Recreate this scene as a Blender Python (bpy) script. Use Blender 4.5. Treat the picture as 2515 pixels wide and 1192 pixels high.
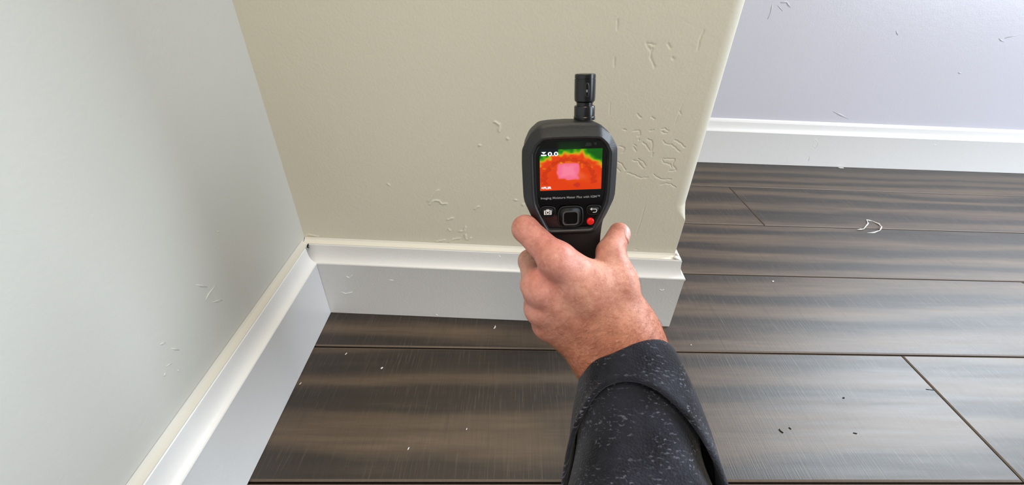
import bpy, bmesh, math, random
import numpy as np
from mathutils import Vector, Matrix
random.seed(7); RNG = np.random.default_rng(11)
for o in list(bpy.data.objects): bpy.data.objects.remove(o)
S = bpy.context.scene
COL = S.collection

# ------------------------------------------------------------------ camera, world, lights, exposure
W, H = 2515, 1192
F, CX, CY = 918.73, 47.345, -179.816                     # focal length and principal point offset (pixels)
CR = Vector((0.99860396, -0.01887659, 0.04933354)); CU = Vector((-0.03425363, 0.47954613, 0.87684788)); CF = Vector((0.04020961, 0.87731362, -0.47823007))
CP = Vector((0, 0, 0.50172))
cam = bpy.data.cameras.new('camera'); cam.sensor_width = 36; cam.lens = F/W*36
cam.shift_x = -CX/W; cam.shift_y = CY/W; cam.clip_start = .01
co = bpy.data.objects.new('camera', cam); COL.objects.link(co); S.camera = co
M = Matrix((CR, CU, -CF)).transposed().to_4x4(); M.translation = CP; co.matrix_world = M

wd = bpy.data.worlds.new('world'); S.world = wd; wd.use_nodes = True
wd.node_tree.nodes['Background'].inputs[0].default_value = (1, .955, .87, 1)
wd.node_tree.nodes['Background'].inputs[1].default_value = .19
def area(name, loc, aim, sx, sy, power, col):
    l = bpy.data.lights.new(name, 'AREA'); l.shape = 'RECTANGLE'; l.size = sx; l.size_y = sy; l.energy = power; l.color = col
    o = bpy.data.objects.new(name, l); COL.objects.link(o); o.location = loc
    o.rotation_euler = (Vector(aim)-Vector(loc)).to_track_quat('-Z', 'Y').to_euler(); return o
area('side_window_daylight', (2.55, -.25, 1.2), (1.3, 1.0, .35), 1.2, 1.7, 47, (.78, .87, 1.0))
area('far_window_daylight', (2.0, .995, 1.42), (2.0, 0, 1.42), 1.5, 1.25, 92, (.82, .92, 1.0))
area('ceiling_lamp', (-.1, -.55, 2.35), (-.1, -.5, 0), .9, .9, 26, (1, .87, .68))
S.view_settings.view_transform = 'Standard'; S.view_settings.look = 'None'
S.view_settings.gamma = 1; S.view_settings.use_curve_mapping = False
S.view_settings.exposure = 0.42

# ------------------------------------------------------------------ helpers
def ray(x, y): return CF + CR*((x-W/2-CX)/F) - CU*((y-H/2-CY)/F)
def at(x, y, z): return CP + ray(x, y)*z                  # a pixel of the survey at a measured distance
def on(x, y, P, n):                                       # a pixel of the survey on a known plane
    d = ray(x, y); return CP + d*((Vector(P)-CP).dot(n)/d.dot(n))
def link(name, me, mat=None, parent=None, smooth=False):
    o = bpy.data.objects.new(name, me); COL.objects.link(o)
    if mat: me.materials.append(mat)
    if parent: o.parent = parent
    if smooth: me.shade_smooth()
    return o
def mesh(name, v, f, mat=None, parent=None, smooth=False):
    me = bpy.data.meshes.new(name); me.from_pydata([tuple(a) for a in v], [], f); me.validate(); me.update()
    bm = bmesh.new(); bm.from_mesh(me); bmesh.ops.recalc_face_normals(bm, faces=bm.faces); bm.to_mesh(me); bm.free()
    return link(name, me, mat, parent, smooth)
def struct(o): o['kind'] = 'structure'; return o
def tag(o, label, cat, group=None):
    o['label'] = label; o['category'] = cat
    if group: o['group'] = group
    return o
def bevel(o, w, n=2, ang=.6):
    m = o.modifiers.new('bevel', 'BEVEL'); m.width = w; m.segments = n; m.limit_method = 'ANGLE'; m.angle_limit = ang; m.harden_normals = False; return o
def loft(rings, cap0=True, cap1=True, closed=True):
    v = [p for r in rings for p in r]; n = len(rings[0]); f = []
    for i in range(len(rings)-1):
        for j in range(n if closed else n-1):
            k = (j+1) % n; f.append((i*n+j, i*n+k, (i+1)*n+k, (i+1)*n+j))
    if cap0: f.append(tuple(range(n)))
    if cap1: f.append(tuple((len(rings)-1)*n+j for j in range(n)))
    return v, f
def chaikin(p, k=2, q=.25):
    for _ in range(k):
        r = []
        for i in range(len(p)):
            a = np.array(p[i], float); b = np.array(p[(i+1) % len(p)], float)
            r += [a*(1-q)+b*q, a*q+b*(1-q)]
        p = r
    return p
def tube(pts, r, n=6, taper=False):
    pts = [Vector(p) for p in pts]; rings = []
    for i, p in enumerate(pts):
        d = (pts[min(i+1, len(pts)-1)]-pts[max(i-1, 0)]).normalized()
        a = d.orthogonal().normalized(); 
        if i: a = (pa - d*pa.dot(d)).normalized()
        pa = a; b = d.cross(a); rr = r if not hasattr(r, '__len__') else r[i]
        rings.append([p+a*math.cos(t)*rr+b*math.sin(t)*rr for t in [2*math.pi*j/n for j in range(n)]])
    return loft(rings)
# materials
def lin(r, g, b):
    return tuple(((c/255)/12.92 if c/255 <= .04045 else ((c/255+.055)/1.055)**2.4) for c in (r, g, b))+(1,)
class NT:
    def __init__(s, name):
        s.m = bpy.data.materials.new(name); s.m.use_nodes = True; s.t = s.m.node_tree; s.b = s.t.nodes['Principled BSDF']
    def n(s, typ, **kw):
        nd = s.t.nodes.new(typ)
        for k, v in kw.items():
            if k.startswith('i_'):
                key = k[2:]; key = int(key) if key.isdigit() else key.replace('_', ' ')
                if hasattr(v, 'links') or isinstance(v, bpy.types.NodeSocket): s.t.links.new(v, nd.inputs[key])
                else: nd.inputs[key].default_value = v
            else: setattr(nd, k, v)
        return nd
    def set(s, key, v):
        if isinstance(v, bpy.types.NodeSocket): s.t.links.new(v, s.b.inputs[key])
        else: s.b.inputs[key].default_value = v
    def coord(s, which='Object', scale=(1, 1, 1), rnd=False):
        c = s.n('ShaderNodeTexCoord'); v = c.outputs[which]
        if rnd:
            oi = s.n('ShaderNodeObjectInfo'); a = s.n('ShaderNodeVectorMath', operation='SCALE', i_0=(37., 19., 11.)); s.t.links.new(oi.outputs['Random'], a.inputs['Scale'])
            v = s.n('ShaderNodeVectorMath', operation='ADD', i_0=v, i_1=a.outputs[0]).outputs[0]
        return s.n('ShaderNodeVectorMath', operation='MULTIPLY', i_0=v, i_1=scale).outputs[0]
    def noise(s, vec, scale=1, detail=3, rough=.5):
        return s.n('ShaderNodeTexNoise', i_Vector=vec, i_Scale=scale, i_Detail=detail, i_Roughness=rough).outputs[0]
    def ramp(s, fac, stops, interp='LINEAR'):
        r = s.n('ShaderNodeValToRGB', i_Fac=fac); r.color_ramp.interpolation = interp
        e = r.color_ramp.elements
        while len(e) < len(stops): e.new(.5)
        for q, (p, c) in zip(e, stops): q.position = p; q.color = c if len(c) == 4 else tuple(c)+(1,)
        return r.outputs[0]
    def mix(s, f, a, b, mode='MIX'):
        m = s.n('ShaderNodeMix', data_type='RGBA', blend_type=mode)
        for k, v in ((0, f), (6, a), (7, b)):
            if isinstance(v, bpy.types.NodeSocket): s.t.links.new(v, m.inputs[k])
            else: m.inputs[k].default_value = v
        return m.outputs[2]
    def math(s, op, a, b=0.): return s.n('ShaderNodeMath', operation=op, i_0=a, i_1=b).outputs[0]
    def bump(s, h, strength=.3, dist=.001):
        s.set('Normal', s.n('ShaderNodeBump', i_Height=h, i_Strength=strength, i_Distance=dist).outputs[0])
def plain(name, col, rough=.5, spec=.5, metal=0., grain=0, gscale=400):
    t = NT(name); t.set('Base Color', col); t.set('Roughness', rough); t.set('Specular IOR Level', spec); t.set('Metallic', metal)
    if grain:
        h = t.noise(t.coord(), gscale, 3); t.bump(h, grain, .0006)
        t.set('Base Color', t.mix(h, tuple(c*.82 for c in col[:3])+(1,), tuple(min(1, c*1.18) for c in col[:3])+(1,)))
    return t.m
def wall_paint(name, col, rough=.42):
    t = NT(name); v = t.coord()
    big = t.noise(v, 3.2, 2); fine = t.noise(v, 330, 3); mid = t.noise(v, 60, 3)
    t.set('Base Color', t.mix(big, tuple(c*.97 for c in col[:3])+(1,), tuple(min(1, c*1.03) for c in col[:3])+(1,)))
    t.set('Roughness', rough); t.set('Specular IOR Level', .4)
    t.bump(t.math('ADD', fine, t.math('MULTIPLY', mid, 1.2)), .16, .0012)
    return t.m
CREAM = (.705, .66, .535, 1)
M_wall = wall_paint('cream_wall_paint', CREAM)
M_left = wall_paint('left_wall_daylight_tint', (.60, .595, .545, 1))  # the partition's paint with cool daylight put into its colour
M_far = wall_paint('far_wall_daylight_tint', (.595, .585, .64, 1), .3)  # blue of the cold light mixed into the far wall's colour
M_trim = wall_paint('white_trim_paint', (.82, .81, .79, 1), .3)
M_caulk = plain('cream_caulk', (.78, .745, .655, 1), .5)
def wood():
    t = NT('brown_plank_wood')
    sep = t.n('ShaderNodeSeparateXYZ', i_0=t.coord(rnd=True)).outputs[1]
    drift = t.noise(t.coord(scale=(.8, 9, 1), rnd=True), 1, 2.5, .6)
    wave = t.math('SINE', t.math('ADD', t.math('MULTIPLY', sep, 103.), t.math('MULTIPLY', drift, 17.)))
    amp = t.math('ADD', .02, t.math('MULTIPLY', t.noise(t.coord(scale=(1.6, 14, 1), rnd=True), 1, 2, .5), .17))
    fuzz = t.noise(t.coord(scale=(9, 90, 1), rnd=True), 1, 3, .6)
    band = t.math('ADD', t.math('MULTIPLY', wave, amp), t.math('ADD', t.math('MULTIPLY', fuzz, .20), .405))
    vein = t.noise(t.coord(scale=(6, 130, 1), rnd=True), 1, 4, .6)
    saw = t.noise(t.coord(scale=(640, 26, 1), rnd=True), 1, 3, .6)
    saw2 = t.noise(t.coord(scale=(110, 9, 1), rnd=True), 1, 2, .6)
    patch = t.noise(t.coord(scale=(7, 22, 1), rnd=True), 1, 2)
    base = t.ramp(band, [(.36, lin(38, 31, 26)), (.44, lin(48, 40, 33)), (.53, lin(80, 66, 53)), (.66, lin(101, 84, 67))])
    c = t.mix(t.math('MULTIPLY', t.ramp(vein, [(.35, (1, 1, 1)), (.6, (0, 0, 0))]), .45), base, lin(58, 47, 40))
    dark = t.ramp(band, [(.38, (1, 1, 1)), (.56, (.22, .22, .22))])
    s1 = t.ramp(saw, [(.40, (1, 1, 1)), (.52, (0, 0, 0))]); s2 = t.ramp(saw, [(.55, (0, 0, 0)), (.68, (1, 1, 1))])
    pm = t.math('MULTIPLY', dark, t.ramp(patch, [(.3, (.3, .3, .3)), (.6, (1, 1, 1))]))
    c = t.mix(t.math('MULTIPLY', t.math('MULTIPLY', s1, pm), .5), c, lin(44, 37, 33))
    c = t.mix(t.math('MULTIPLY', t.math('MULTIPLY', s2, pm), .2), c, lin(150, 134, 118))
    c = t.mix(t.math('MULTIPLY', t.ramp(saw2, [(.3, (1, 1, 1)), (.42, (0, 0, 0))]), .3), c, lin(60, 50, 43))
    t.set('Base Color', c)
    t.set('Roughness', t.math('ADD', .36, t.math('MULTIPLY', vein, .14))); t.set('Specular IOR Level', .6)
    h = t.math('ADD', t.math('MULTIPLY', saw, t.math('ADD', .25, t.math('MULTIPLY', pm, .5))), t.math('ADD', t.math('MULTIPLY', vein, .25), t.math('MULTIPLY', band, 1.1)))
    t.bump(h, .32, .0011)
    return t.m
M_wood = wood()
M_edge = plain('plank_bevel_wood', lin(98, 84, 72), .5, .5, 0, .3, 300)  # separate even tone for the planks' bevelled edges
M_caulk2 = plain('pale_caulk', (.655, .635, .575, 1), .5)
M_gap = plain('dark_joint', lin(18, 14, 12), .8)
M_rub = plain('black_rubber', (.010, .0105, .012, 1), .5, .5, 0, .25, 900)
M_rub2 = plain('charcoal_rubber', (.0135, .014, .016, 1), .46, .5, 0, .25, 900)
M_blk = plain('black_plastic', (.006, .006, .007, 1), .25)
M_glass = plain('black_screen_glass', (.002, .002, .003, 1), .08, .5)
M_key = plain('black_key', (.007, .007, .008, 1), .35)
M_white = plain('white_print', (.75, .75, .75, 1), .5)
M_grey = plain('grey_print', (.30, .30, .31, 1), .5)
M_red = plain('red_key', (.75, .012, .010, 1), .2); 
M_chip = plain('white_paint_chip', (.82, .80, .76, 1), .5)
M_crumb = plain('dark_crumb', (.012, .010, .009, 1), .6)

# ------------------------------------------------------------------ floor
floor = struct(mesh('floor', *loft([[(-.62, -1.9, z), (2.7, -1.9, z), (2.7, 1.08, z), (-.62, 1.08, z)] for z in (-.03, -.0115)]), M_gap))
def plank(x0, x1, y0, y1):
    g = .0010; x0 += g*.7; x1 -= g*.7; y0 += g; y1 -= g
    cx, cy = (x0+x1)/2, (y0+y1)/2; hx, hy = (x1-x0)/2, (y1-y0)/2; b = .0019
    def ring(i, z): return [(-hx+i, -hy+i, z), (hx-i, -hy+i, z), (hx-i, hy-i, z), (-hx+i, hy-i, z)]
    o = mesh('plank', *loft([ring(0, -.011), ring(0, -.0014), ring(b, 0)]), M_wood, floor)
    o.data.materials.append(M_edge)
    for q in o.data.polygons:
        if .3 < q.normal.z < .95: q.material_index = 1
    o.location = (cx, cy, 0); return o
yb = [1.04, .8611, .6879, .526, .3602, .1968]
while yb[-1] > -1.7: yb.append(yb[-1]-.165)
joints = {0: [1.62], 1: [.5798], 2: [1.75], 3: [1.0068], 4: [.6062], 5: [.10, 1.4], 6: [.9], 7: [.3, 1.8]}
for i in range(len(yb)-1):
    xs = [-.58] + joints.get(i, [random.uniform(0, .6), random.uniform(1.2, 2)]) + [2.66]
    for a, b in zip(xs[:-1], xs[1:]): plank(a, b, yb[i+1], yb[i])

# ------------------------------------------------------------------ walls
aL, aB, aF = .05276, -.02845, .00168
lw = Vector((-math.sin(aL), math.cos(aL), 0)); ln = Vector((math.cos(aL), math.sin(aL), 0)); L0 = Vector((-.28183, 0, 0))
bw = Vector((math.cos(aB), math.sin(aB), 0)); bn = Vector((math.sin(aB), -math.cos(aB), 0)); B0 = Vector((0, .42843, 0))
fw = Vector((math.cos(aF), math.sin(aF), 0)); fn = Vector((math.sin(aF), -math.cos(aF), 0)); F0 = Vector((0, 1.01783, 0))
CN = Vector((-.30491, .43711, 0)); EZ = Vector((0, 0, 1)); WH = 2.42
XR = .2392; E = B0 + bw*XR                                  # the partition's square corner
sd = -bn                                                    # its side face runs this way
def slab(name, pts, mat): return struct(mesh(name, *loft([[Vector(p)+EZ*z for p in pts] for z in (.0005, WH)]), mat))
a, b = L0 - lw*1.8, CN + lw*.02
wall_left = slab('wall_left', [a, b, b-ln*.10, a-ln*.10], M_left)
a, b = F0 + fw*(-.3), F0 + fw*2.6
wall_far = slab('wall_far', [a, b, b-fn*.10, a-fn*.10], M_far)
# partition with a bullnose corner that turns square near the floor; trowel dents and paint ridges pressed into its face
def crop(x0, y0, k, lines): return [[(x0+a*k, y0+b*k) for a, b in l] for l in lines]
DENTS = crop(1480, 240, .386, [[(375,200),(395,197),(420,212)],[(378,215),(392,228),(410,222)],[(195,215),(215,208),(235,212),(238,240),(222,248)],[(130,203),(148,205)],[(302,212),(322,205)],
    [(255,285),(275,300),(290,320),(300,340)],[(285,265),(310,275),(320,300),(312,340)],[(195,310),(205,330),(215,340)],[(200,298),(215,310)],[(105,310),(135,318),(140,330),(128,350)],
    [(385,275),(400,295),(440,300),(465,320),(490,345)],[(460,270),(495,290),(525,318)],[(195,400),(225,405),(245,435),(260,450)],[(225,390),(260,410),(272,435)],
    [(380,390),(460,392),(445,430),(470,462),(425,468)],[(378,395),(390,415),(430,425),(440,445)],[(95,410),(120,420),(145,462)],[(92,450),(110,470)],[(160,478),(205,495),(240,512),(285,508)],
    [(325,490),(350,510),(380,522),(435,520)],[(370,555),(400,545),(435,552),(465,572)],[(220,105),(245,130)],[(310,125),(330,135)],[(318,352),(318,372)],[(205,965),(222,968)],[(490,90),(500,105)],[(230,265),(232,270)],
    [(505,45),(490,90),(460,165)],[(270,690),(240,800),(212,875)],[(48,30),(44,110)]]) + crop(1480, 0, .4115, [[(258,260),(285,300)],[(262,258),(312,268)],[(295,290),(285,340),(310,400)],[(90,120),(88,175)],[(72,350),(70,395)],[(605,182),(580,240),(570,295)],[(390,265),(405,285)],[(415,345),(425,352)]])
LUMPS = crop(560, 0, .537, [[(915,920),(960,870)],[(925,935),(940,918),(965,918),(975,932),(1000,932)],[(1130,955),(1145,945)],[(1005,1005),(1028,998)],[(1060,1060),(1080,1055),(1085,1038)],[(1085,1075),(1090,1095)],
    [(1010,1108),(1030,1095),(1060,1090)],[(1100,1098),(1110,1088)],[(955,1105),(990,1098)],[(1220,558),(1242,570),(1240,600)],[(1010,1050),(1016,1054)],[(1313,915),(1317,915)],[(1350,935),(1350,940)],[(1150,665),(1153,666)],[(733,843),(737,846)],[(1278,632),(1279,636)],[(345,1086),(370,1074),(410,1082)]])
xs_ = np.concatenate([[-.36], np.arange(-.31, .085, .0009), np.arange(.085, .2195, .0006), [XR-.019]])
zs_ = np.concatenate([[.0005], np.arange(.136, .1985, .0008), [.1985], np.arange(.2000, .36, .0006), np.arange(.3605, .505, .0012), [.8, 1.4, WH]])
XX, ZZ = np.meshgrid(xs_, zs_)
DD = np.zeros_like(XX)
def press(px, h, w):
    global DD
    q = [on(x, y, B0, bn)-B0 for x, y in px]; q = np.array([(a.dot(bw), a.z) for a in q])
    m = (XX > q[:, 0].min()-.008)&(XX < q[:, 0].max()+.008)&(ZZ > q[:, 1].min()-.008)&(ZZ < q[:, 1].max()+.008)
    if not m.any(): return
    P = np.stack([XX[m], ZZ[m]], 1); P = P+.0003*np.stack([np.sin(P[:, 1]*900+P[:, 0]*500), np.sin(P[:, 0]*1000)], 1); dd = np.full(len(P), 1.)
    for a, b in zip(q[:-1], q[1:]):
        ab = b-a; t = np.clip(((P-a)@ab)/(ab@ab+1e-12), 0, 1); dd = np.minimum(dd, np.linalg.norm(P-a-t[:, None]*ab, axis=1))
    e = h*np.exp(-(dd/w)**2); D_ = DD[m]; DD[m] = np.where(abs(e) > abs(D_), e, D_)
for l in DENTS[:27]: press(l, -.00055, .0008)
for l in DENTS[27:30]: press(l, -.0003, .0006)
for l in DENTS[30:]: press(l, -.0006, .0010)
for l in LUMPS: press(l, .0009, .0013)
VV = []
ZR = [(0, .0009), (.1985, .0009), (.2000, .0016), (.2060, .0075), (.2140, .0140), (.2215, .0185), (.2240, .0190), (9, .019)]
for i, z in enumerate(zs_):
    r = float(np.interp(z, [a for a, _ in ZR], [b for _, b in ZR])); c = E - bw*r + sd*r; n = 10
    xj = xs_.copy(); xj[-1] = XR-r-.0002
    face = np.array(B0)+np.outer(xj, bw)+np.outer(DD[i], bn)
    arc = [c + bn*r*math.cos(q)+bw*r*math.sin(q) for q in [math.pi/2*m_/n for m_ in range(n+1)]]
    row = np.concatenate([face, np.array([tuple(p) for p in arc + [E+sd*.585, CN-bw*.05+sd*.57]])]); row[:, 2] += z; VV.append(row)
nr, nc = len(VV), len(VV[0]); ii, jj = np.meshgrid(np.arange(nr-1), np.arange(nc), indexing='ij'); kk_ = (jj+1) % nc
FF = np.stack([ii*nc+jj, ii*nc+kk_, (ii+1)*nc+kk_, (ii+1)*nc+jj], -1).reshape(-1, 4)
me = bpy.data.meshes.new('wall_middle'); me.from_pydata(np.concatenate(VV).tolist(), [], FF.tolist()+[list(range(nc))[::-1], list(range((nr-1)*nc, nr*nc))]); me.update()
wall_mid = struct(link('wall_middle', me, M_wall, smooth=True))
wall_mid.data.set_sharp_from_angle(angle=.6)

# ------------------------------------------------------------------ baseboards
HT = .133
PROF = [(0, .0006), (.0165, .0006), (.0165, .1000), (.0172, .1022), (.0174, .1042), (.0168, .1056), (.0150, .1066), (.0128, .1090), (.0112, .1120), (.0100, .1160), (.0092, .1205), (.0088, .1250), (.0086, .1288), (.0084, .1318), (.0076, .1330), (0, .1330)]
def sweep(name, path, normals, mat, prof=PROF, parent=None):
    rings = [[Vector(p)+n*d+EZ*z for d, z in prof] for p, n in zip(path, normals)]
    o = mesh(name, *loft(rings), mat, parent, True); o.data.set_sharp_from_angle(angle=.5); return o
nm = (bn+bw)                                               # mitre
side_end = E + sd*.575
G = .0003
inn = CN + ln*0
bb_b = struct(sweep('baseboard_middle', [CN+bn*G, E+bn*G+bw*G, side_end+bw*G], [bn + bw*.0, nm, bw], M_trim))
bb_l = struct(sweep('baseboard_left', [L0-lw*1.7+ln*G, CN+ln*G-lw*.0186], [ln, ln], M_trim))
bb_f = struct(sweep('baseboard_far', [F0+fw*(XR+.005)+fn*G, F0+fw*2.55+fn*G], [fn, fn], M_trim))
CPROF = [(0, .1326), (.0078, .1326), (.0076, .1337), (.0045, .1344), (.0015, .1362), (0, .139)]
struct(sweep('trim_1', [CN+bn*G+bw*.001, E+bn*G+bw*G, side_end+bw*G], [bn, nm, bw], M_caulk, CPROF))['label'] = 'cream caulk bead along the top of the middle baseboard'
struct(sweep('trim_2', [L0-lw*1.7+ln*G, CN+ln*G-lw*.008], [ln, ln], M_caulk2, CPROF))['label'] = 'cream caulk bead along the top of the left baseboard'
struct(sweep('trim_3', [F0+fw*(XR+.005)+fn*G, F0+fw*2.55+fn*G], [fn, fn], M_trim, CPROF))['label'] = 'white caulk bead along the top of the far baseboard'

# ------------------------------------------------------------------ texture ridges, dents and paint lumps on the walls
def ridge(px, P, n, parent, w=.0011, h=.0007, mat=None, name='plaster_ridge'):
    pts = [on(x, y, P, n) for x, y in px]
    if len(pts) == 1: pts = [pts[0]-EZ*w*.8, pts[0]+EZ*w*.8]
    # subdivide for a wavy line
    q = []
    for i in range(len(pts)-1):
        q += [pts[i].lerp(pts[i+1], k/2) for k in range(2)]
    q.append(pts[-1]); rings = []
    for i, p in enumerate(q):
        d = (q[min(i+1, len(q)-1)]-q[max(i-1, 0)]).normalized(); s = d.cross(n).normalized()
        e = .35 if i in (0, len(q)-1) else random.uniform(.7, 1.25)
        p = p + s*random.uniform(-.25, .25)*w
        rings.append([p+s*w*e-n*.0004, p+s*w*e*.55+n*h*e*.8, p+n*h*e, p-s*w*e*.55+n*h*e*.8, p-s*w*e-n*.0004])
    return mesh(name, *loft(rings), mat or M_wall, parent, True)
for l in crop(1480, 0, .4115, [[(985,115),(1005,75),(1015,20)],[(1060,15),(1100,12),(1120,45)],[(1045,30),(1075,65)],[(1750,185),(1762,210)],[(2365,230),(2395,250)],[(2400,228),(2500,200)],[(1375,665),(1470,710)],[(2120,435),(2145,437)]]):
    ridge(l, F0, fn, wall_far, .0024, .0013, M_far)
for l in crop(0, 560, .5304, [[(950,340),(965,310),(1000,265)],[(905,265),(960,275)],[(985,345),(1030,335)],[(740,540),(765,530)],[(790,560),(830,565)],[(770,640),(795,630)],[(765,670),(760,690)],[(825,662)],[(1010,18)]]):
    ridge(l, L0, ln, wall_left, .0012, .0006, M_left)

PB = B0+bn*.0169
for l in [[(1620,711),(1626,714),(1631,711)],[(850,679),(858,683),(866,676)],[(838,718),(850,722),(866,718)],[(1070,772),(1076,776)],[(1226,628),(1229,633)],[(955,688),(966,689)]]:
    ridge(l, PB, bn, bb_b, .0008, .0006, M_trim, 'nail_dent')
PF = F0+fn*.0168
for l in [[(1996,350),(2003,342),(2010,352),(2004,364),(1997,358)],[(1990,380),(1986,396)],[(2292,357),(2300,355)]]:
    ridge(l, PF, fn, bb_f, .0010, .0005, M_trim, 'nail_dent')
ridge([(1654,632),(1661,634),(1667,638),(1674,644)], B0+bn*.006, bn, bb_b, .0028, .0026, M_trim, 'caulk_lump')
ridge([(1662,622),(1666,629)], B0+bn*.002, bn, bb_b, .0022, .0022, M_trim, 'caulk_lump')
ridge([(741,596),(750,600),(757,603)], B0+bn*.010, bn, bb_b, .0020, .0016, M_caulk, 'caulk_lump')
ridge([(757,599),(755,606),(758,610)], B0+bn*.0118, bn, bb_b, .0010, .0008, M_gap, 'crack')

# ------------------------------------------------------------------ moisture meter
DO = Vector((.04056521, .24238644, .372475)); 
yaw, tilt, roll = .02, .205, .060
DN = Vector((math.sin(yaw)*math.cos(tilt), -math.cos(yaw)*math.cos(tilt), math.sin(tilt))); U = EZ.cross(DN).normalized(); V = DN.cross(U)
DU = math.cos(roll)*U+math.sin(roll)*V; DV = -math.sin(roll)*U+math.cos(roll)*V
meter = bpy.data.objects.new('moisture_meter', None); COL.objects.link(meter)
DO = DO - DV*.0014
mm = Matrix((DU, DV, DN)).transposed().to_4x4(); mm.translation = DO; meter.matrix_world = mm   # local axes: x right, y up, z to the viewer
tag(meter, 'black handheld moisture meter with a heat picture on its screen, held at the wall', 'moisture meter')
k = .001
def sym(half): return [(x, y) for x, y in half] + [(-x, y) for x, y in reversed(half)]
def mr(p, z): return [(x*k, y*k, z*k) for x, y in p]
def grow(p, d):                                             # offset a closed outline outwards by d
    p = [np.array(q, float) for q in p]; out = []; n = len(p)
    for i in range(n):
        t = p[(i+1) % n]-p[i-1]; t /= np.linalg.norm(t)+1e-9; out.append(p[i]+d*np.array([-t[1], t[0]]))
    return out
body = sym([(0, 33.4), (14, 33.0), (22.6, 31.8), (30.4, 25.0), (35.4, 14), (35.8, 2), (35.4, -23), (34.6, -28.0), (29.6, -40.5), (27.2, -49), (26.2, -60), (25.5, -85), (24.5, -102), (19, -112), (8, -115)])
body = chaikin(body, 2, .17)
hs = mesh('housing', *loft([mr(grow(body, -6), -42), mr(grow(body, -3.2), -40.5), mr(grow(body, -1.8), -36), mr(grow(body, -.9), -22), mr(grow(body, -.3), -12), mr(grow(body, -.4), -9), mr(grow(body, -2.2), -7.4), mr(grow(body, -7), -6.6)]), M_rub, meter, True)
hs.data.set_sharp_from_angle(angle=.7)
headO = chaikin(sym([(12, 30.6), (22.8, 29.6), (30.6, 23.6), (35.9, 13.8), (36.3, 2), (35.8, -23.2), (34.8, -28.4), (29.6, -41), (22, -55.2), (17, -57.6)]), 2, .12)
headC = chaikin(sym([(11, 24.0), (21.4, 23.4), (26.6, 18.6), (29.6, 12), (29.6, 2), (29.2, -19), (28.2, -28.4), (22.4, -42), (18.4, -50.0), (15, -51.2)]), 2, .12)
bz = mesh('bezel', *loft([mr(headO, -11), mr(headO, -7.8), mr(grow(headO, -.7), -6.8), mr(grow(headC, 1.5), -1.4), mr(grow(headC, .5), -.3), mr(grow(headC, -.5), -.2), mr(grow(headC, -1.4), -.9), mr(grow(headC, -2.2), -2.6)], True, True), M_rub2, meter, True)
bz.data.set_sharp_from_angle(angle=.4)
glass = mesh('screen_glass', *loft([mr(grow(headC, -2.9), -2.7), mr(grow(headC, -2.9), -2.1), mr(grow(headC, -3.4), -1.9)]), M_glass, meter)
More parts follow.
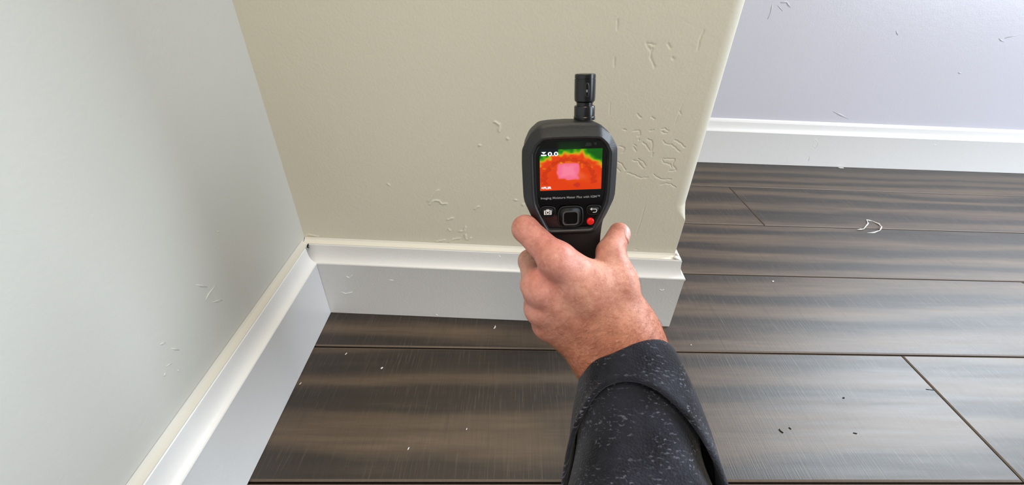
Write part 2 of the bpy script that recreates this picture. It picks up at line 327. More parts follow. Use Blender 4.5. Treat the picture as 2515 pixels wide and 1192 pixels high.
# display: the heat picture, cell by cell
def display():
    nx, ny = 72, 58; w, h = 46.4, 37.6; x0, y1 = -23.2, 20.6
    def vn(sc, seed):
        r = np.random.default_rng(seed); g = r.random((int(ny/sc)+3, int(nx/sc)+3))
        yy, xx = np.mgrid[0:ny, 0:nx]/sc; iy, ix = yy.astype(int), xx.astype(int); fy, fx = yy-iy, xx-ix
        fy = fy*fy*(3-2*fy); fx = fx*fx*(3-2*fx)
        return (g[iy, ix]*(1-fx)+g[iy, ix+1]*fx)*(1-fy)+(g[iy+1, ix]*(1-fx)+g[iy+1, ix+1]*fx)*fy
    n1, n2, n3 = vn(4, 1), vn(9, 2), vn(3, 3)
    yy, xx = np.mgrid[0:ny, 0:nx]; s = (xx+.5)/nx; t = (yy+.5)/ny
    tb = (t-.155)/.845
    heat = .62+.05*(n2-.5)+0*s
    top = np.clip((.26-tb-.10*np.clip((s-.72)/.28, 0, 1)*-1.6+.05*(s-.5)*0)/.22, 0, 1.2)
    arch = .17*np.exp(-((s-.5)/.25)**2)
    top = np.clip((.215+.29*np.clip((s-.70)/.30, 0, 1)**1.1+.23*np.clip((.20-s)/.20, 0, 1)**.7-tb)/.17, 0, 1.6)+.85*(n1-.5)*(tb < .46)*(np.clip((.5-tb), 0, 1) > 0)
    heat = heat-.26*np.clip(top, 0, 1.5)
    blob = np.maximum(abs((s-.46)/.185), abs((tb-.53)/.215))+.25*(n1-.5)+.12*((s-.46)/.185)**2*((tb-.53)/.215)**2
    tail = np.hypot((s-.66)/.10, (tb-.66)/.09)+.4*(n1-.5)
    stops = [(0, (6, 40, 10)), (.22, (12, 92, 16)), (.36, (60, 150, 12)), (.45, (176, 178, 16)), (.52, (228, 140, 20)), (.575, (232, 86, 10)), (.62, (226, 62, 8)), (.75, (214, 48, 12)), (1, (200, 30, 20))]
    P = np.array([a for a, _ in stops]); Cc = np.array([c for _, c in stops], float)
    rgb = np.stack([np.interp(heat, P, Cc[:, i]) for i in range(3)], -1)
    def over(mask, col, a=1.):
        m = np.clip(mask, 0, 1)[..., None]*a; rgb[:] = rgb*(1-m)+np.array(col, float)*m
    ring = np.abs(np.hypot((s-.47)/.40, (tb-.72)/.47)-1)+.16*(n3-.5)
    over((ring < .09)*(tb < .86), (196, 50, 10), .75)
    over((np.hypot((s-.60)/.06, (tb-.88)/.05)+.5*(n1-.5) < 1), (196, 46, 30), .8)
    over(1.3-tail, (236, 92, 60), .75)
    over((1.06-blob)*5, (244, 110, 142), 1); over((.75-blob)*2.5, (250, 134, 160), .8)
    hd = t < .155
    over(hd*1., (4, 6, 5)); over(hd*np.clip((s-.25)/.08, 0, 1)*np.clip((.80-s)/.2, 0, 1)*(.5+.6*t/.155), (10, 52, 16), .8); over(hd*(s > .72)*(n3 > .6)*(t > .03)*(t < .10), (40, 44, 44), .8)
    over((s < .285)*(tb > -.01)*(tb < .135)*1., (6, 18, 26))
    v = []; f = []
    for j in range(ny+1):
        for i in range(nx+1): v.append(((x0+w*i/nx)*k, (y1-h*j/ny)*k, -1.72*k))
    for j in range(ny):
        for i in range(nx): a = j*(nx+1)+i; f.append((a, a+nx+1, a+nx+2, a+1))
    n0 = len(v)
    t = NT('heat_picture'); at_ = t.n('ShaderNodeVertexColor', layer_name='picture')
    t.set('Base Color', (0, 0, 0, 1)); t.set('Roughness', .15)
    t.set('Emission Color', at_.outputs['Color']); t.set('Emission Strength', .74)
    me = bpy.data.meshes.new('display'); me.from_pydata(v, [], f)
    ca = me.color_attributes.new('picture', 'FLOAT_COLOR', 'CORNER')
    L = rgb/255; L = np.where(L <= .04045, L/12.92, ((L+.055)/1.055)**2.4).reshape(-1, 3)
    L = np.concatenate([L, np.ones((len(L), 1))], 1); ca.data.foreach_set('color', np.repeat(L, 4, 0).ravel())
    return link('display', me, t.m, meter)
disp = display()
M_lit = NT('lit_white'); M_lit.set('Base Color', (0, 0, 0, 1)); M_lit.set('Emission Color', (.82, .93, 1, 1)); M_lit.set('Emission Strength', .95); M_lit = M_lit.m
def text(s, name, x, y, z, size, mat, parent, width=None, bold=0.):
    c = bpy.data.curves.new(name, 'FONT'); c.body = s; c.size = size*k; c.extrude = .03*k; c.align_x = 'LEFT'; c.offset = bold*k
    o = bpy.data.objects.new(name, c); COL.objects.link(o)
    bpy.context.view_layer.update()
    me = bpy.data.meshes.new_from_object(o.evaluated_get(bpy.context.evaluated_depsgraph_get()))
    bpy.data.objects.remove(o); bpy.data.curves.remove(c)
    xs = [q.co.x for q in me.vertices]; wd_ = max(xs)-min(xs); sx = width*k/wd_ if width else 1
    for q in me.vertices: q.co.x = (q.co.x-min(xs))*sx
    me.name = name; o = link(name, me, mat, parent); o.location = (x*k, y*k, z*k); return o
text('0.0', 'reading', -17.2, 10.1, -1.62, 4.2, M_lit, disp, 7.6, .12)
# hourglass-like icon left of the reading
ic = [(-22, 13.2), (-18.4, 13.2), (-20.2, 11.6)]
v = [(x*k, y*k, z*k) for z in (-1.68, -1.60) for x, y in ic]; f = [(0, 1, 2), (3, 4, 5), (0, 1, 4, 3), (1, 2, 5, 4), (2, 0, 3, 5)]
v += [(x*k, y*k, z*k) for z in (-1.68, -1.60) for x, y in [(-22.2, 11.2), (-18.2, 11.2), (-18.2, 10.2), (-22.2, 10.2)]]; f += [(6, 7, 8, 9), (10, 11, 12, 13)]+[(6+i, 6+(i+1) % 4, 10+(i+1) % 4, 10+i) for i in range(4)]
mesh('icon', v, f, M_lit, disp)
text('FLIR', 'logo', -20.6, -15.6, -1.62, 2.5, M_lit, disp, 6.0, .08)
v = [(x*k, y*k, z*k) for z in (-1.68, -1.60) for x, y in [(-22.3, -14.7), (-21.5, -13.9), (-20.9, -14.7), (-21.5, -15.5)]]
mesh('logo_mark', v, [(0, 1, 2, 3), (4, 5, 6, 7)]+[(i, (i+1) % 4, 4+(i+1) % 4, 4+i) for i in range(4)], M_lit, disp)
text('Imaging Moisture Meter Plus with IGM\u2122', 'lettering', -22.8, -23.9, -1.85, 2.5, M_grey, meter, 45.4, .03)
# keys
def key(name, pts, z0, z1, mat, ch=.8):
    p = chaikin(pts, 2, .2); return mesh(name, *loft([mr(p, z0), mr(p, z1-ch*.5), mr(grow(p, ch*.45), z1-.1), mr(grow(p, ch), z1)]), mat, meter, True)
kc = key('camera_key', [(-23.2, -37.4), (-12.6, -38.2), (-12.2, -30.2), (-23.0, -29.9)][::1], -2.4, -.9, M_rub, -.8)
kb = key('back_key', [(13.4, -37.6), (22.8, -36.8), (23.2, -30.4), (12.6, -30.2)], -2.4, -.9, M_rub, -.8)
kp = key('arrow_pad', [(-9, -46.6), (9, -46.6), (9, -33.2), (6.4, -30.4), (-6.4, -30.4), (-9, -33.2)], -2.4, -.5, M_rub2, -.9)
def ringkey(name, hw, hh, cy, z0, z1, mat, parent, wdt=.9):
    o = chaikin([(-hw, cy-hh), (hw, cy-hh), (hw, cy+hh), (-hw, cy+hh)], 2, .14); i = chaikin([(-hw+wdt, cy-hh+wdt), (hw-wdt, cy-hh+wdt), (hw-wdt, cy+hh-wdt), (-hw+wdt, cy+hh-wdt)], 2, .14)
    return mesh(name, *loft([mr(o, z0), mr(o, z1), mr(i, z1), mr(i, z0)], False, False), mat, parent, False)
ringkey('key_rim', 6.2, 5.9, -39.6, -.6, .05, plain('grey_rim', (.075, .075, .08, 1), .4), kp)
mesh('centre_key', *loft([mr(chaikin([(-5, -44.4), (5, -44.4), (5, -34.8), (-5, -34.8)], 2, .15), z) for z in (-.55, -.35)]), M_glass, kp)
v = []; rr = []
for z, r in [(-2.2, 3.0), (-.9, 3.0), (-.3, 2.75), (.1, 2.2), (.3, 1.3), (.36, .3)]:
    rr.append([((15.6+r*math.cos(q))*k, (-43.4+r*math.sin(q))*k, z*k) for q in [2*math.pi*i/24 for i in range(24)]])
mesh('red_key', *loft(rr), M_red, meter, True)['label'] = 'round red key'
# camera icon: body, hump, lens ring
v, f = [], []
def flat(pts, z0=-.88, z1=-.80):
    n = len(pts); b0 = len(v)
    for z in (z0, z1): v.extend([(x*k, y*k, z*k) for x, y in pts])
    f.append(tuple(b0+i for i in range(n))); f.append(tuple(b0+n+i for i in range(n)))
    f.extend([(b0+i, b0+(i+1) % n, b0+n+(i+1) % n, b0+n+i) for i in range(n)])
cxk, cyk = -17.6, -34.4
def an(r0, r1, cx_, cy_, a0=0, a1=2*math.pi, n=20):
    for i in range(n):
        q0, q1 = a0+(a1-a0)*i/n, a0+(a1-a0)*(i+1)/n
        flat([(cx_+r0*math.cos(q0), cy_+r0*math.sin(q0)), (cx_+r1*math.cos(q0), cy_+r1*math.sin(q0)), (cx_+r1*math.cos(q1), cy_+r1*math.sin(q1)), (cx_+r0*math.cos(q1), cy_+r0*math.sin(q1))])
flat([(cxk-2.9, cyk+1.6), (cxk-1.5, cyk+1.6), (cxk-.9, cyk+2.4), (cxk+.9, cyk+2.4), (cxk+1.5, cyk+1.6), (cxk+2.9, cyk+1.6), (cxk+2.9, cyk+1.1), (cxk-2.9, cyk+1.1)])
flat([(cxk-2.9, cyk-2), (cxk-1.9, cyk-2), (cxk-1.9, cyk+1.1), (cxk-2.9, cyk+1.1)]); flat([(cxk+1.9, cyk-2), (cxk+2.9, cyk-2), (cxk+2.9, cyk+1.1), (cxk+1.9, cyk+1.1)])
flat([(cxk-1.9, cyk-2), (cxk+1.9, cyk-2), (cxk+1.9, cyk-1.6), (cxk-1.9, cyk-1.6)]); an(.75, 1.45, cxk, cyk-.2)
mesh('camera_icon', v, f, M_white, kc)
v, f = [], []
bx, by = 18, -33.8
flat([(bx-3.0, by+.8), (bx-1.4, by+2.0), (bx-1.4, by-.4)]); flat([(bx-1.4, by+.6), (bx+1.0, by+.6), (bx+1.0, by+1.05), (bx-1.4, by+1.05)])
an(1.15, 1.6, bx+.9, by-.55, -math.pi/2, math.pi/2, 12); flat([(bx-.8, by-2.15), (bx+1.0, by-2.15), (bx+1.0, by-1.7), (bx-.8, by-1.7)])
mesh('back_icon', v, f, M_white, kb)
# humidity probe on the top
def lathe(prof, cx_, cz_, n=28):
    return loft([[((cx_+r*math.cos(q))*k, (y+PY)*k, (cz_+r*math.sin(q))*k) for q in [2*math.pi*i/n for i in range(n)]] for y, r in prof])
PX, PZ = 13.0, -22
PY = 4.2
pr = mesh('probe', *lathe([(29, 8.2), (31.2, 8.2), (31.6, 7.9), (38.6, 7.9), (39.4, 7.4), (39.4, 6.2), (42.2, 6.2), (42.2, 6.9)], PX, PZ), M_blk, meter, True); pr.data.set_sharp_from_angle(angle=.6)
cap = mesh('probe_cap', *lathe([(42.2, 6.6), (43.2, 7.7), (46, 7.9), (59.2, 7.9), (59.3, 7.5), (59.7, 7.5), (59.8, 7.9), (62.2, 7.8), (62.9, 7.2), (63.1, 5)], PX, PZ), M_blk, pr, True); cap.data.set_sharp_from_angle(angle=.6)
sl = [(PX-1.3, 46.6+PY), (PX+1.3, 46.6+PY), (PX+1.3, 56.6+PY), (PX-1.3, 56.6+PY)]
ps = chaikin(sl, 2, .2); mesh('vent_slot', *loft([mr(grow(ps, .5), PZ+7.4), mr(grow(ps, .5), PZ+8.25), mr(ps, PZ+8.3), mr(grow(ps, -.5), PZ+7.7)]), M_rub2, pr)
mesh('sensor', *loft([[((PX+a)*k, (y+b)*k, (PZ+z)*k) for a, b in ((-.5, -.9), (.5, -.9), (.5, .9), (-.5, .9))] for y, z in ((51+PY, 7.5), (51+PY, 8.1))]), M_grey, pr)

# ------------------------------------------------------------------ the hand: one continuous surface grown from a bent skeleton
def A3(x, y, z): return np.array(at(x, y, z))
J = dict(
  wr=A3(1555,866,.2900), wu=A3(1494,889,.2960), fr=A3(1582,1000,.277), fu=A3(1518,1010,.279), er=A3(1625,1260,.236), eu=A3(1545,1260,.236),
  i0=A3(1524,805,.2830), i1=A3(1366,638,.2745), i2=A3(1290,562,.2900), i3=A3(1322,566,.3260), i4=A3(1365,585,.3360),
  m0=A3(1498,835,.2850), m1=A3(1325,704,.2830), m2=A3(1301,642,.3300), m3=A3(1334,650,.3520), m4=A3(1372,655,.3520),
  r0=A3(1468,855,.2880), r1=A3(1327,755,.2920), r2=A3(1306,700,.3160), r3=A3(1335,690,.3440), r4=A3(1375,695,.3500),
  p0=A3(1448,868,.2930), p1=A3(1343,794,.3000), p2=A3(1328,748,.3240), p3=A3(1352,730,.3460), p4=A3(1385,728,.3520),
  t0=A3(1552,798,.2900), t1=A3(1523,704,.2850), t2=A3(1499,622,.2950), t3=A3(1521,573,.3060))
R_ = dict(wr=.0178, wu=.0168, fr=.0175, fu=.0175, er=.021, eu=.021, i0=.0125, i1=.0118, i2=.0102, i3=.0088, i4=.0078, m0=.0125, m1=.0118, m2=.0100, m3=.0088, m4=.0078,
  r0=.012, r1=.0110, r2=.0096, r3=.0084, r4=.0074, p0=.0115, p1=.0100, p2=.0086, p3=.0076, p4=.0068, t0=.0160, t1=.0122, t2=.0108, t3=.0088)
def sdf(Pn):
    def cone(a, b, ra=None, rb=None):
        A, B = (J[a] if isinstance(a, str) else a), (J[b] if isinstance(b, str) else b); ra = R_[a] if ra is None else ra; rb = R_[b] if rb is None else rb
        ab = B-A; t = np.clip(((Pn-A)@ab)/(ab@ab), 0, 1); return np.linalg.norm(Pn-A-t[:, None]*ab, axis=1)-(ra+(rb-ra)*t)
    def sm(a, b, kk): h = np.clip(.5+.5*(b-a)/kk, 0, 1); return b*(1-h)+a*h-kk*h*(1-h)
    d = sm(cone('wr', 'fr'), cone('wu', 'fu'), .03); d = sm(d, sm(cone('fr', 'er'), cone('fu', 'eu'), .03), .01)
    d = sm(d, cone('wr', 'wu', .0176, .0172), .02)
    pal = None
    for q in 'imrp':
        c = cone(q+'0', q+'1'); pal = c if pal is None else sm(pal, c, .012)
    pc = (J['m0']+J['r0'])/2; pal = sm(pal, cone('wr', 'i0', .0172, .014), .016); pal = sm(pal, cone('wu', 'p0', .0165, .0125), .014); pal = sm(pal, cone('m0', 'wr', .015, .019), .014)
    # palm flesh behind the metacarpals
    bk = np.array(CF)*.010
    pal = sm(pal, cone(J['i0']*.4+J['i1']*.6+bk, J['p0']*.5+J['p1']*.5+bk, .012, .011), .012)
    th = sm(cone('t0', 't1'), cone('t1', 't2'), .006); th = sm(th, cone('t2', 't3'), .004)
    th = sm(th, cone('wr', 't0', .0166, .0158), .014)
    pal = sm(pal, th, .013)
    # web between thumb and index
    pal = sm(pal, cone(A3(1392,640,.2770), A3(1462,684,.2800), .0088, .0100), .010)
    pal = sm(pal, cone(J['t1']*.75+J['t2']*.25, J['i0']*.45+J['i1']*.55, .0085, .0085), .016)
    for q in 'imrp':
        g = sm(cone(q+'1', q+'2'), cone(q+'2', q+'3'), .003); g = sm(g, cone(q+'3', q+'4'), .003)
        kn = np.linalg.norm(Pn-(J[q+'1']-np.array(CF)*.0025), axis=1)-R_[q+'1']*1.02
        pal = sm(pal, g, .005); pal = sm(pal, kn, .006)
    d = sm(d, pal, .016)
    # the flesh yields where the meter's handle presses into it
    q = Pn-np.array(DO); qx, qy, qz = q@np.array(DU), q@np.array(DV), q@np.array(DN)
    hw = np.where(qy > -.049, .0285, .0272)
    box = np.stack([np.abs(qx)-hw+.004, np.maximum(-.1155-qy, -1), np.abs(qz+.0244)-.0182+.004], 1)
    hb = np.linalg.norm(np.maximum(box, 0), axis=1)+np.minimum(box.max(1), 0)-.004
    return np.maximum(d, -hb)
def surface_nets(lo, hi, h, fn):
    n = np.ceil((hi-lo)/h).astype(int)+1
    g = np.stack(np.meshgrid(*[lo[i]+h*np.arange(n[i]) for i in range(3)], indexing='ij'), -1)
    # coarse pass, then fine values only near the surface
    c = 4; gc = g[::c, ::c, ::c]; dc = fn(gc.reshape(-1, 3)).reshape(gc.shape[:3])
    up = np.repeat(np.repeat(np.repeat(dc, c, 0), c, 1), c, 2)[:n[0], :n[1], :n[2]]
    D = up.copy(); near = np.abs(up) < h*c*2.4+.002; D[near] = fn(g[near])
    ins = D < 0
    cell = np.zeros(tuple(n-1), int); pts = np.zeros(tuple(n-1)+(3,)); cnt = np.zeros(tuple(n-1))
    cs = [(a, b, e) for a in (0, 1) for b in (0, 1) for e in (0, 1)]
    sl = lambda s: tuple(slice(s[i], n[i]-1+s[i]) for i in range(3))
    for i, a in enumerate(cs):
        for b in cs[i+1:]:
            if sum(abs(a[q]-b[q]) for q in range(3)) != 1: continue
            da, db = D[sl(a)], D[sl(b)]; m = ins[sl(a)] != ins[sl(b)]
            t = np.where(m, da/np.where(m, da-db, 1), 0)[..., None]
            p = np.array(a)+t*(np.array(b)-np.array(a)); pts += np.where(m[..., None], p, 0); cnt += m
    act = cnt > 0; idx = -np.ones(act.shape, int); idx[act] = np.arange(act.sum())
    base = np.stack(np.meshgrid(*[np.arange(q) for q in act.shape], indexing='ij'), -1)
    P = lo+h*(base[act]+pts[act]/cnt[act][:, None]); F_ = []
    for ax in range(3):
        o1, o2 = [q for q in range(3) if q != ax]
        a = [slice(1, n[q]-1) for q in range(3)]; a[ax] = slice(0, n[ax]-1); b = list(a); b[ax] = slice(1, n[ax])
        m = ins[tuple(a)] != ins[tuple(b)]; w = np.argwhere(m)+np.array([0 if q == ax else 1 for q in range(3)])
        def I(d1, d2):
            q = w.copy(); q[:, o1] -= d1; q[:, o2] -= d2; return idx[q[:, 0], q[:, 1], q[:, 2]]
        F_.append(np.stack([I(0, 0), I(1, 0), I(1, 1), I(0, 1)], 1))
    return P, np.concatenate(F_)
allj = np.array([J[q] for q in J if q not in ('er', 'eu')])
HP, HF = surface_nets(allj.min(0)-.04, allj.max(0)+.045, .00115, sdf)
me = bpy.data.meshes.new('person'); me.from_pydata([tuple(p) for p in HP], [], [tuple(q) for q in HF]); me.validate(); me.update()
bm = bmesh.new(); bm.from_mesh(me); bmesh.ops.recalc_face_normals(bm, faces=bm.faces)
for _ in range(3): bmesh.ops.smooth_vert(bm, verts=bm.verts, factor=.5, use_axis_x=True, use_axis_y=True, use_axis_z=True)
bm.to_mesh(me); bm.free()
n = len(me.vertices); hp = np.empty(n*3); me.vertices.foreach_get('co', hp); hp = hp.reshape(-1, 3); hn = np.empty(n*3); me.vertices.foreach_get('normal', hn); hn = hn.reshape(-1, 3)
# skin blush on knuckles and fingers, tan towards the wrist: the skin's own colouring, carried as attributes
def fall(p, r): return np.exp(-(np.linalg.norm(hp-p, axis=1)/r)**2)
blush = np.clip(.95*fall(J['i1'], .015)+.95*fall(J['m1'], .014)+.8*fall(J['r1'], .012)+.75*fall(J['p1'], .012)+.55*fall(J['i2'], .016)+.5*fall(J['t3'], .010)+.35*fall(J['t2'], .014)+.3*fall((J['i1']+J['i2'])/2, .014), 0, 1)
ax = (J['wu']*.5+J['wr']*.5)-(J['i1']*.5+J['m1']*.5); tt = ((hp-(J['i1']+J['m1'])/2)@ax)/(ax@ax)
rad = np.linalg.norm(np.cross(hp-J['t1'], (J['wr']-J['t1'])/np.linalg.norm(J['wr']-J['t1'])), axis=1)
tan = np.clip((tt-.12)/.7, 0, 1)*np.clip((rad-.008)/.022, 0, 1)
for nm_, arr in (('blush', blush), ('tan', tan)):
    at_ = me.attributes.new(nm_, 'FLOAT', 'POINT'); at_.data.foreach_set('value', arr.astype(np.float32))
def skin():
    t = NT('skin'); v = t.coord()
    b = t.n('ShaderNodeAttribute', attribute_name='blush').outputs['Fac']; ta = t.n('ShaderNodeAttribute', attribute_name='tan').outputs['Fac']
    m1 = t.noise(v, 90, 4, .6); m2 = t.noise(v, 420, 4, .65); cell = t.n('ShaderNodeTexVoronoi', i_Vector=v, i_Scale=900., feature='F1').outputs[0]
    c = t.mix(ta, lin(218, 160, 140), lin(178, 103, 68))
    c = t.mix(t.math('MULTIPLY', b, .9), c, lin(200, 104, 104))
    c = t.mix(t.ramp(m1, [(.40, (0, 0, 0)), (.66, (.6, .6, .6))]), c, lin(162, 92, 74))
    c = t.mix(t.ramp(m2, [(.5, (0, 0, 0)), (.75, (.35, .35, .35))]), c, lin(232, 184, 166))
    t.set('Base Color', c); t.set('Roughness', .46); t.set('Specular IOR Level', .4)
    t.set('Subsurface Weight', .12); t.set('Subsurface Radius', (.006, .002, .001)); t.b.inputs['Subsurface Scale'].default_value = .4
    t.bump(t.math('ADD', t.math('MULTIPLY', cell, .35), t.math('ADD', t.math('MULTIPLY', m2, .8), t.math('MULTIPLY', m1, 1.8))), .32, .0008)
    return t.m
person = link('person', me, skin(), smooth=True)
tag(person, 'left hand in a dark knit sleeve, fingers curled around the handle of the black meter', 'person')

# thumbnail
from mathutils.bvhtree import BVHTree
bvh = BVHTree.FromPolygons([tuple(p) for p in hp], [tuple(p.vertices) for p in me.polygons])
def nail(name, c, along, out, w, l, mat):
    along = along.normalized(); out = (out-along*out.dot(along)).normalized(); s = along.cross(out); rows = []
    for i in range(7):
        row = []
        for j in range(7):
            a = (i/6-.5); b = (j/6-.5); ww = w*(1-.35*abs(2*a)**3); p = Vector(c)+along*a*l+s*b*ww+out*.02
            h = bvh.ray_cast(p, -out); q = h[0] if h[0] else p-out*.02
            row.append(q)
        rows.append(row)
    v = [q+out*.0005 for r in rows for q in r]+[q-out*.0006 for r in rows for q in r]; f = []
    for i in range(6):
        for j in range(6): a = i*7+j; f += [(a, a+1, a+8, a+7), (a+49, a+50, a+57, a+56)]
    ed = [j for j in range(7)]+[7*i+6 for i in range(1, 7)]+[42+j for j in range(5, -1, -1)]+[7*i for i in range(5, 0, -1)]
    f += [(ed[i], ed[(i+1) % len(ed)], ed[(i+1) % len(ed)]+49, ed[i]+49) for i in range(len(ed))]
    return mesh(name, v, f, mat, person, True)
M_nail = plain('nail', lin(226, 176, 168), .28)
ta_ = Vector(J['t3']-J['t2'])
nail('fingernail', Vector(J['t3'])+ta_.normalized()*.001, ta_, CR*.85-CF*.5, .0125, .0135, M_nail)['label'] = 'pale thumbnail'

# arm hair on the back of the hand
def hair():
    v, f = [], []; vis = (hn@np.array(CF)) < -.15
    w = np.where(vis, np.clip((tt-.10)/.35, 0, 1)*np.clip(1.25-tt*.35, 0, 1)*(tan+.12), 0); w = w*(tt < 1.15); w /= w.sum()
    ids = RNG.choice(len(hp), 3600, p=w)
    for i in ids:
        p = Vector(hp[i]); nn = Vector(hn[i]); d = (-CR*.80-CU*.42)*-1 if RNG.random() < .0 else (CR*-.75+CU*-.35)
        d = d + CR*RNG.normal(0, .28)+CU*RNG.normal(0, .28); d = (d-nn*d.dot(nn)).normalized(); L = RNG.uniform(.003, .0075); cv = RNG.normal(0, .25)
        s = nn.cross(d); r = .000042; pts = []
        for q in range(5):
            a = q/4; pts.append(p+d*L*a+s*L*cv*a*a+nn*(.0009*math.sin(a*2.6)+.0001))
        b0 = len(v)
        for q, pt in enumerate(pts):
            rr_ = r*(1-.75*q/4)
            for e in range(3): v.append(pt+s*rr_*math.cos(e*2.094)+nn*rr_*math.sin(e*2.094))
        for q in range(4):
            for e in range(3): a, b = b0+q*3+e, b0+q*3+(e+1) % 3; f.append((a, b, b+3, a+3))
    o = mesh('arm_hair', v, f, plain('brown_hair', lin(138, 88, 58), .5), person); o['kind'] = 'stuff'
hair()

# sleeve: a rolled-back cuff and the sleeve that comes out from under it
def fabric():
    t = NT('dark_knit'); uv = t.n('ShaderNodeUVMap', uv_map='UVMap').outputs[0]
    def sc(a, b): return t.n('ShaderNodeVectorMath', operation='MULTIPLY', i_0=uv, i_1=(a, b, 1)).outputs[0]
    knit = t.n('ShaderNodeTexVoronoi', i_Vector=sc(620, 820), i_Scale=1., feature='F1').outputs[0]
    fl = t.noise(sc(260, 560), 1, 2, .55); fl2 = t.noise(sc(55, 70), 1, 2); big = t.noise(sc(26, 30), 1, 3)
    base = t.mix(t.ramp(big, [(.35, (0, 0, 0)), (.65, (1, 1, 1))]), (.0085, .0088, .0125, 1), (.027, .028, .040, 1))
    m = t.math('MULTIPLY', t.ramp(fl, [(.56, (0, 0, 0)), (.70, (1, 1, 1))]), t.ramp(fl2, [(.42, (.05, .05, .05)), (.62, (1, 1, 1))]))
    t.set('Base Color', t.mix(t.math('MULTIPLY', m, .65), base, (.20, .205, .26, 1)))
    t.set('Roughness', .9); t.set('Specular IOR Level', .15); t.set('Sheen Weight', .12); t.set('Sheen Roughness', .5)
    t.bump(t.math('ADD', t.math('MULTIPLY', knit, -1.), t.math('MULTIPLY', big, 2.0)), .4, .0012)
    return t.m
M_fab = fabric()
AX = [A3(1534,862,.2945), A3(1556,970,.280), A3(1566,1090,.262), A3(1570,1230,.240), A3(1596,1400,.214)]
SL = [0]
for i in range(4): SL.append(SL[-1]+np.linalg.norm(AX[i+1]-AX[i]))
def axis(s): return np.array([np.interp(s, SL, [a[q] for a in AX]) for q in range(3)])
adir = (AX[0]-AX[4])/np.linalg.norm(AX[0]-AX[4]); dors = -np.array(CF)*.8+np.array(CU)*.6; dors -= adir*(dors@adir); dors /= np.linalg.norm(dors); side = np.cross(adir, dors); side *= np.sign(side@np.array(CR))
def ringpt(s, th, rx, ry): return axis(s)+side*rx*math.sin(th)+dors*ry*math.cos(th)
def cloth(name, rows, parent, NT_=72):
    # rows: functions th -> (s, rx, ry)
    v, uvs = [], []
    for i, fn_ in enumerate(rows):
        for j in range(NT_):
            th = 2*math.pi*j/NT_-math.pi; s, rx, ry = fn_(th); v.append(ringpt(s, th, rx, ry)); 
    f = []; fu = []
    va = np.array(v).reshape(len(rows), NT_, 3); acc = np.concatenate([np.zeros((1, NT_)), np.cumsum(np.linalg.norm(np.diff(va, axis=0), axis=2), 0)])
    for i in range(len(rows)-1):
        for j in range(NT_):
            kx = (j+1) % NT_; f.append((i*NT_+j, i*NT_+kx, (i+1)*NT_+kx, (i+1)*NT_+j)); c = .29
            fu.append([(j/NT_*c, acc[i, j]), ((j+1)/NT_*c, acc[i, kx]), ((j+1)/NT_*c, acc[i+1, kx]), (j/NT_*c, acc[i+1, j])])
    me = bpy.data.meshes.new(name); me.from_pydata([tuple(q) for q in v], [], f); ul = me.uv_layers.new(name='UVMap')
    ul.data.foreach_set('uv', np.array(fu).reshape(-1)); me.update()
    o = link(name, me, M_fab, parent, True); m = o.modifiers.new('sub', 'SUBSURF'); m.levels = m.render_levels = 1; return o
def wob(th, s, a, ph=0): return a*(math.sin(3*th+40*s+ph)+.6*math.sin(5*th-70*s+2*ph)+.5*math.sin(2*th+110*s))
def lip(th): return .031+.125*((1-math.cos(th+.30))/2)**1.05
def edge(th): return -.007*math.sin(th)-.010*math.cos(th)-.002
def flare(s): return .011*(1-math.exp(-max(s, 0)/.014))+.150*s
def cuff_r(th, s): e = s-edge(th); return (.0292+flare(e)+wob(th, s, .0007), .0270+.9*flare(e)+wob(th, s, .0007, 1))
def cs(u, th): return edge(th)*(1-u)+lip(th)*u
rows = []
for ds, d in ((.030, -.0005), (.012, -.0008), (.001, -.0005), (-.0010, .0000)):
    rows.append(lambda th, ds=ds, d=d: (edge(th)+ds, .0284+d, .0262+d))
for u in [0.02, .05, .09, .14, .2, .27, .34, .41, .48, .55, .62, .69, .76, .83, .88, .93, .97]:
    rows.append(lambda th, u=u: (cs(u, th),)+tuple(q+.0012*math.exp(-((u-.95)/.07)**2) for q in cuff_r(th, cs(u, th))))
def off(th, m, d): s = edge(th)+(lip(th)-edge(th))*m; r = cuff_r(th, s); return (s, r[0]+d, r[1]+d)
rows.append(lambda th: off(th, 1.006, -.0004)); rows.append(lambda th: off(th, 1.0, -.0024)); rows.append(lambda th: off(th, .9, -.0036)); rows.append(lambda th: off(th, .75, -.0042))
sleeve = None
def inner(s, th):
    fold = .0030*math.sin(78*s-2.4*math.cos(th-.5)+1.2*math.sin(th))*(.25+.75*max(0, math.sin(th+.4)))*min(1, s/.05)
    fold += .0022*math.exp(-((s-.075-.030*(th-.5))/.010)**2)*max(0, math.cos(th-.5))
    return (s, .0216+flare(s+.014)+wob(th, s, .0008)+fold, .0178+.9*flare(s+.014)+wob(th, s, .0008, 2)+fold)
srows = [lambda th, s=s: inner(s, th) for s in np.linspace(.018, SL[-1], 60)]
sleeve = cloth('sleeve', srows, person); sleeve['label'] = 'dark charcoal knit sleeve with pale flecks'
cloth('cuff', rows, sleeve)

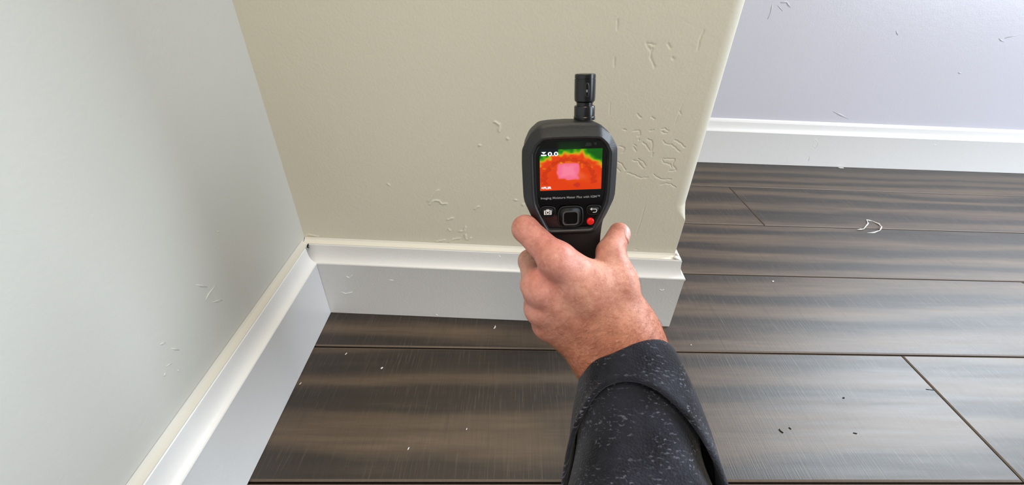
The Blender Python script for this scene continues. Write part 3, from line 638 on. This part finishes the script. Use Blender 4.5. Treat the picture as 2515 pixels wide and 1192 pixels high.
# ------------------------------------------------------------------ bits on the floor
def fl(x, y, z=0.): p = on(x, y, (0, 0, z), EZ); return p
def strip():
    px = [(2104,566),(2120,565),(2131,551),(2128,541),(2142,544),(2158,552),(2164,560),(2160,568),(2146,572),(2129,573)]
    pts = [fl(a, b)+EZ*(.0016+.0012*math.sin(i*1.3)) for i, (a, b) in enumerate(px)]
    q = []
    for i in range(len(pts)-1): q += [pts[i].lerp(pts[i+1], e/2) for e in range(2)]
    q.append(pts[-1]); r = [.0011+.0005*math.sin(i*2.1) for i in range(len(q))]; r[0] = r[-1] = .0004
    o = mesh('paint_strip', *tube(q, r, 7), M_chip, None, True)
    tag(o, 'curled white strip of dried caulk lying on the brown planks at right', 'strip')
strip()
def chip(px, py, l, w, h, rz, mat, name, label, cat, group=None, curl=0.):
    c = fl(px, py); rows = []
    for i in range(6):
        a = i/5-.5; q = rz+curl*a; cc = c+Vector((math.cos(rz)*a*l, math.sin(rz)*a*l, 0))+Vector((-math.sin(rz), math.cos(rz), 0))*curl*l*(a*a-.1)
        s = Vector((-math.sin(q), math.cos(q), 0)); ww = w*(.35+.65*math.cos(a*2.4))*random.uniform(.8, 1.15)/2; z = .0002+h*(.5+.5*math.cos(i*1.7))*.25
        rows.append([cc+s*ww+EZ*z, cc+s*ww*.5+EZ*(z+h*.8), cc-s*ww*.5+EZ*(z+h*.75), cc-s*ww+EZ*z])
    tag(mesh(name, *loft(rows), mat, None, True), label, cat, group)
chip(1215,805,.0062,.0020,.0012,1.2,M_chip,'paint_chip','thin curled white sliver on the floor below the middle baseboard','chip',None,.5)
chip(938,905,.0032,.0026,.0012,.6,M_chip,'paint_chip','round white paint chip on the dark plank left of the sleeve','chip')
chip(850,870,.0034,.0014,.0008,1.1,M_chip,'paint_chip','small white paint chip close to the left baseboard corner','chip')
chip(1898,692,.0036,.0030,.0013,.2,M_chip,'paint_chip','white paint crumb just below the wide dark joint right of the partition','chip')
chip(2065,413,.016,.005,.0018,-.1,M_chip,'paint_chip','white flake lying against the foot of the far baseboard','chip')
chip(1003,1103,.0030,.0014,.0008,1.2,M_chip,'paint_chip','white speck on the lowest wide plank near the bottom edge','chip')
chip(1697,848,.0018,.0016,.0008,.3,M_chip,'paint_chip','tiny white speck right of the wrist above a plank joint','chip')
chip(738,943,.0032,.0012,.0008,1.1,M_chip,'paint_chip','white speck touching the foot of the left baseboard','chip')
chip(1146,1055,.0022,.0012,.0007,1.2,M_chip,'paint_chip','faint white speck on the plank midway between left baseboard and sleeve','chip')
chip(1918,1060,.0052,.0014,.0012,-1.0,M_crumb,'dirt_crumb','black elongated dirt crumb on the shiny plank right of the sleeve','crumb',None,.6)
chip(1940,1053,.0028,.0014,.0010,-.9,M_crumb,'dirt_crumb','small black crumb just right of the elongated one on the shiny plank','crumb')
chip(2072,978,.0026,.0020,.0010,.2,M_crumb,'dirt_crumb','lone black dot of dirt in the middle of the shiny plank','crumb')
chip(2100,1065,.0042,.0014,.0009,-.2,M_crumb,'dirt_crumb','short flat black crumb right of the dirt pair on the shiny plank','crumb')
chip(2285,958,.0120,.0010,.0006,-.1,M_crumb,'dirt_crumb','thin black splinter beside the slanting plank end joint','crumb')
